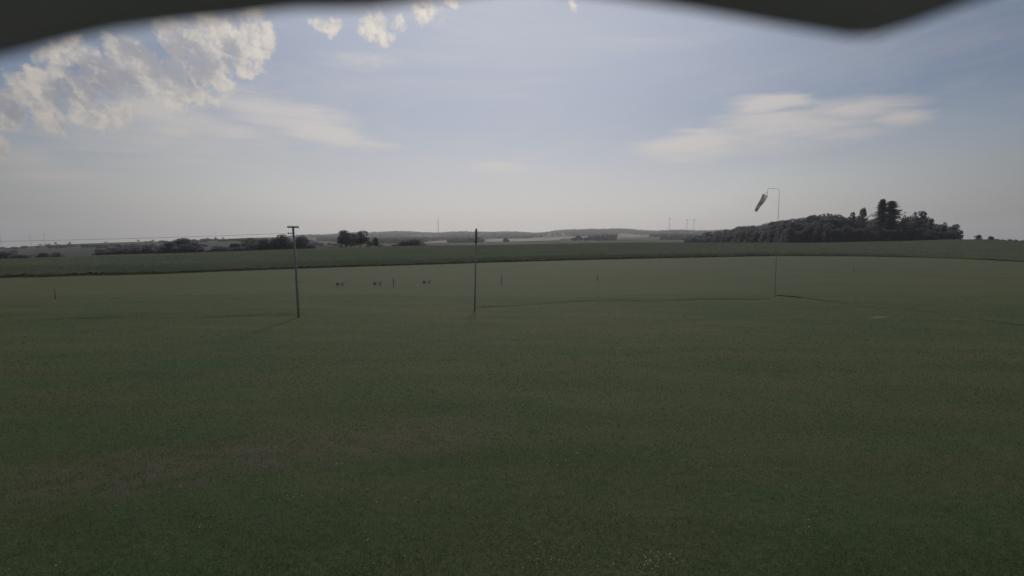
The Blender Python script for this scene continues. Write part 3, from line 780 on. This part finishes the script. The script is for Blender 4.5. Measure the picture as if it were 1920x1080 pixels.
def windsock():
    x, y, _ = ground_pt(1452.5, 558); e = empty('windsock', (x, y, 0)); tag(e, 'striped windsock hanging limp from a bent-top mast', 'windsock')
    loc = lambda px, rw, dy=0: Vector(at(px, rw, y+dy))-Vector((x, y, 0))
    zt = loc(1452.5, 355).z; ax = loc(1440, 353).x; az_ = loc(1440, 353).z
    MB().tube([(0,0,-.3),(0,0,zt*.5),(0,0,zt-.12)], [.024,.018,.012], 12).build('mast', M_steel, e, True)
    arm = MB(); arm.tube([(0,0,zt-.13),(-.01,0,zt-.05),(-.06,0,zt),(ax*.5,0,(zt+az_)/2+.02),(ax,0,az_)], .010, 10).build('arm', M_steel, e, True)
    m0 = loc(1434.5, 367); m1 = loc(1416.5, 396); d = (m1-m0).normalized(); L_ = (m1-m0).length
    m0.y -= .0
    hang = MB(); hang.tube([(ax,0,az_),(ax-.01,0,az_-.25)], .009, 6)
    u = d.cross(Vector((0,1,0))).normalized(); v = Vector((0,1,0))
    for k_ in range(4):
        a = k_*math.pi/2+.5; q = m0+(u*math.cos(a)+v*math.sin(a))*.205
        hang.tube([(ax-.01,0,az_-.25), tuple(q)], .006, 5)
    hang.build('hanging_lines', M_cable, e)
    hp = MB(); pts_ = [tuple(m0+(u*math.cos(a)+v*math.sin(a))*.205) for a in np.linspace(0, 2*math.pi, 25)]
    hp.tube(pts_, .011, 6, cap=False).build('hoop', M_steel, e, True)
    nb = 5
    for b in range(nb):
        mb = MB(); n = 20
        for s in range(5):
            t = (b+s/4)/nb; c = m0+d*L_*t+Vector((.012*math.sin(t*7), 0, -.03*math.sin(t*math.pi))); r = .205*(1-t)+.10*t
            for k_ in range(n):
                a = 2*math.pi*k_/n; rr_ = r*(1+.05*math.sin(a*3+t*9)*(t+.2))
                mb.v.append(tuple(c+u*math.cos(a)*rr_+v*math.sin(a)*rr_*(1-.25*t)))
        for s in range(4):
            for k_ in range(n): mb.f.append((s*n+k_, s*n+(k_+1) % n, (s+1)*n+(k_+1) % n, (s+1)*n+k_))
        mb.build('cloth_band', M_red if b % 2 == 0 else M_clothw, e, True)
windsock()

def marker(px, base, top, label, bar=False):
    x, y, _ = ground_pt(px, base); h = at(px, top, y)[2]
    e = empty('marker_post', (x, y, 0)); tag(e, label, 'post', 'short marker posts on the far grass')
    MB().tube([(0,0,-.1),(0,0,h)], [.034,.03], 8).build('post', M_dark, e, True)
    MB().box((0,0,h+.006), (.085,.085,.02)).build('cap', M_dark, e)
    if bar: MB().box((0,-.06,h*.62), (.36,.04,.05)).build('crossbar', M_wood, e)
marker(104, 560.5, 541, 'short marker post alone on the left field')
marker(738, 540, 521.5, 'short marker post with a small crossbar beside the low stands', True)
marker(940, 533.5, 515, 'thin marker post just right of the plain pole')
marker(1120, 526, 514, 'faint marker post halfway between plain pole and windsock')
marker(1600, 508, 497, 'faint marker post in front of the dark wood')
def stand(px, rw, label):
    x, y, _ = ground_pt(px, rw); e = empty('low_stand', (x, y, 0), R(random.uniform(-12, 12)))
    tag(e, label, 'stand', 'low dark stands on the far grass')
    for s in (-.26, .26):
        f = MB()
        for q in (-1, 1):
            f.tube([(s-.14*q,-.1,0),(s+.14*q,.1,.34)], .03, 6)
        f.build('cross_frame', M_dark, e)
    MB().box((-.26,0,.21), (.24,.20,.20)).build('box', M_dark, e, bevel=.02)
    MB().box((0,0,.165), (.6,.035,.035)).build('rail', M_dark, e)
stand(638, 536, 'leftmost low dark stand left of the crossbar marker post')
stand(708, 535, 'middle low dark stand immediately left of the crossbar marker post')
stand(800, 532, 'rightmost low dark stand right of the crossbar marker post')
def board():
    x, y, _ = ground_pt(566, 529); e = empty('ground_marker', (x, y, 0)); tag(e, 'low pale board lying in the grass just right of the crossbar pole', 'marker')
    MB().box((0,0,.08), (.62,.04,.07), Matrix.Rotation(R(3), 3, 'Y')).build('board', M_white, e, bevel=.005)
    for s in (-.2, .2): MB().tube([(s,.03,-.05),(s,.03,.08)], .012, 6).build('peg', M_steel, e)
board()

# ------------------------------------------------------------------ the webcam that looks over the field, under its hood
def webcam():
    e = empty('webcam', (0, -.22, 0)); tag(e, 'dark grey wavy-edged weather hood of the webcam arching over the view', 'camera hood')
    off = Vector((0, .22, 0))
    YH = .16
    edge = [(-260,190),(-120,142),(0,108),(60,93),(130,75),(210,58),(290,47),(370,38),(440,32),(500,24),(560,18),(640,18),(700,16),(770,7),(850,-4),(930,-14),(1010,-16),(1080,-10),(1150,-3),(1220,7),(1300,20),(1380,34),(1450,47),(1530,60),(1590,70),(1640,69),(1700,50),(1760,28),(1830,3),(1900,-22),(2000,-60),(2200,-80)]
    P = np.array([at(a, b, YH) for a, b in edge])
    n = len(P); rings = []
    zt = CAMZ+.088
    for (yy_, k_, dz) in ((YH, 0, 0), (YH-.004, .0, .006), (YH-.03, .45, .0), (YH-.08, .85, 0), (-.02, 1, .004), (-.14, 1, .004)):
        q = P.copy(); q[:, 1] = yy_; q[:, 2] = P[:, 2]*(1-k_)+zt*k_+dz; rings.append(q)
    for (yy_, k_, dz) in ((-.14, 1, .009), (-.02, 1, .009), (YH-.08, .88, .006), (YH-.03, .5, .006), (YH-.001, .0, .006), (YH+.001, 0, .001)):
        q = P.copy(); q[:, 1] = yy_; q[:, 2] = P[:, 2]*(1-k_)+zt*k_+dz; rings.append(q)
    V = np.concatenate(rings)-np.array([0, -.22, 0]); m = len(rings)
    Fc = [(i*n+j, i*n+j+1, ((i+1) % m)*n+j+1, ((i+1) % m)*n+j) for i in range(m) for j in range(n-1)]
    o = mesh_np('hood', V, Fc, M_hood, e, True)
    MB().box(Vector((0,-.115,CAMZ))+off, (.085,.15,.08)).build('housing', M_hood, e, bevel=.01)
    MB().tube([Vector((0,-.04,CAMZ))+off, Vector((0,-.015,CAMZ))+off], .028, 20).build('lens_barrel', M_dark, e, True)
    MB().box(Vector((0,-.10,CAMZ+.064))+off, (.03,.05,.05)).build('hood_bracket', M_steel, e)
    MB().tube([Vector((0,-.22,CAMZ-.12))+off, Vector((0,-.13,CAMZ-.03))+off], .014, 10).build('bracket', M_steel, e, True)
    MB().tube([Vector((0,-.22,-.3))+off, Vector((0,-.22,CAMZ+.05))+off], .04, 16).build('pole', M_steel, e, True)
webcam()

# ------------------------------------------------------------------ haze
def haze():
    m = bpy.data.materials.new('haze'); m.use_nodes = True; nt = m.node_tree; nt.nodes.clear()
    out = nt.nodes.new('ShaderNodeOutputMaterial'); v = nt.nodes.new('ShaderNodeVolumePrincipled')
    v.inputs['Color'].default_value = (.90, .90, .93, 1); v.inputs['Density'].default_value = 1.3e-4; v.inputs['Anisotropy'].default_value = .5
    nt.links.new(v.outputs[0], out.inputs['Volume'])
    b = MB().box((0, 0, 100), (19600, 19600, 560)); o = b.build('haze', m); tag(o, 'pale evening haze lying over the whole landscape', 'haze', kind='stuff')
haze()
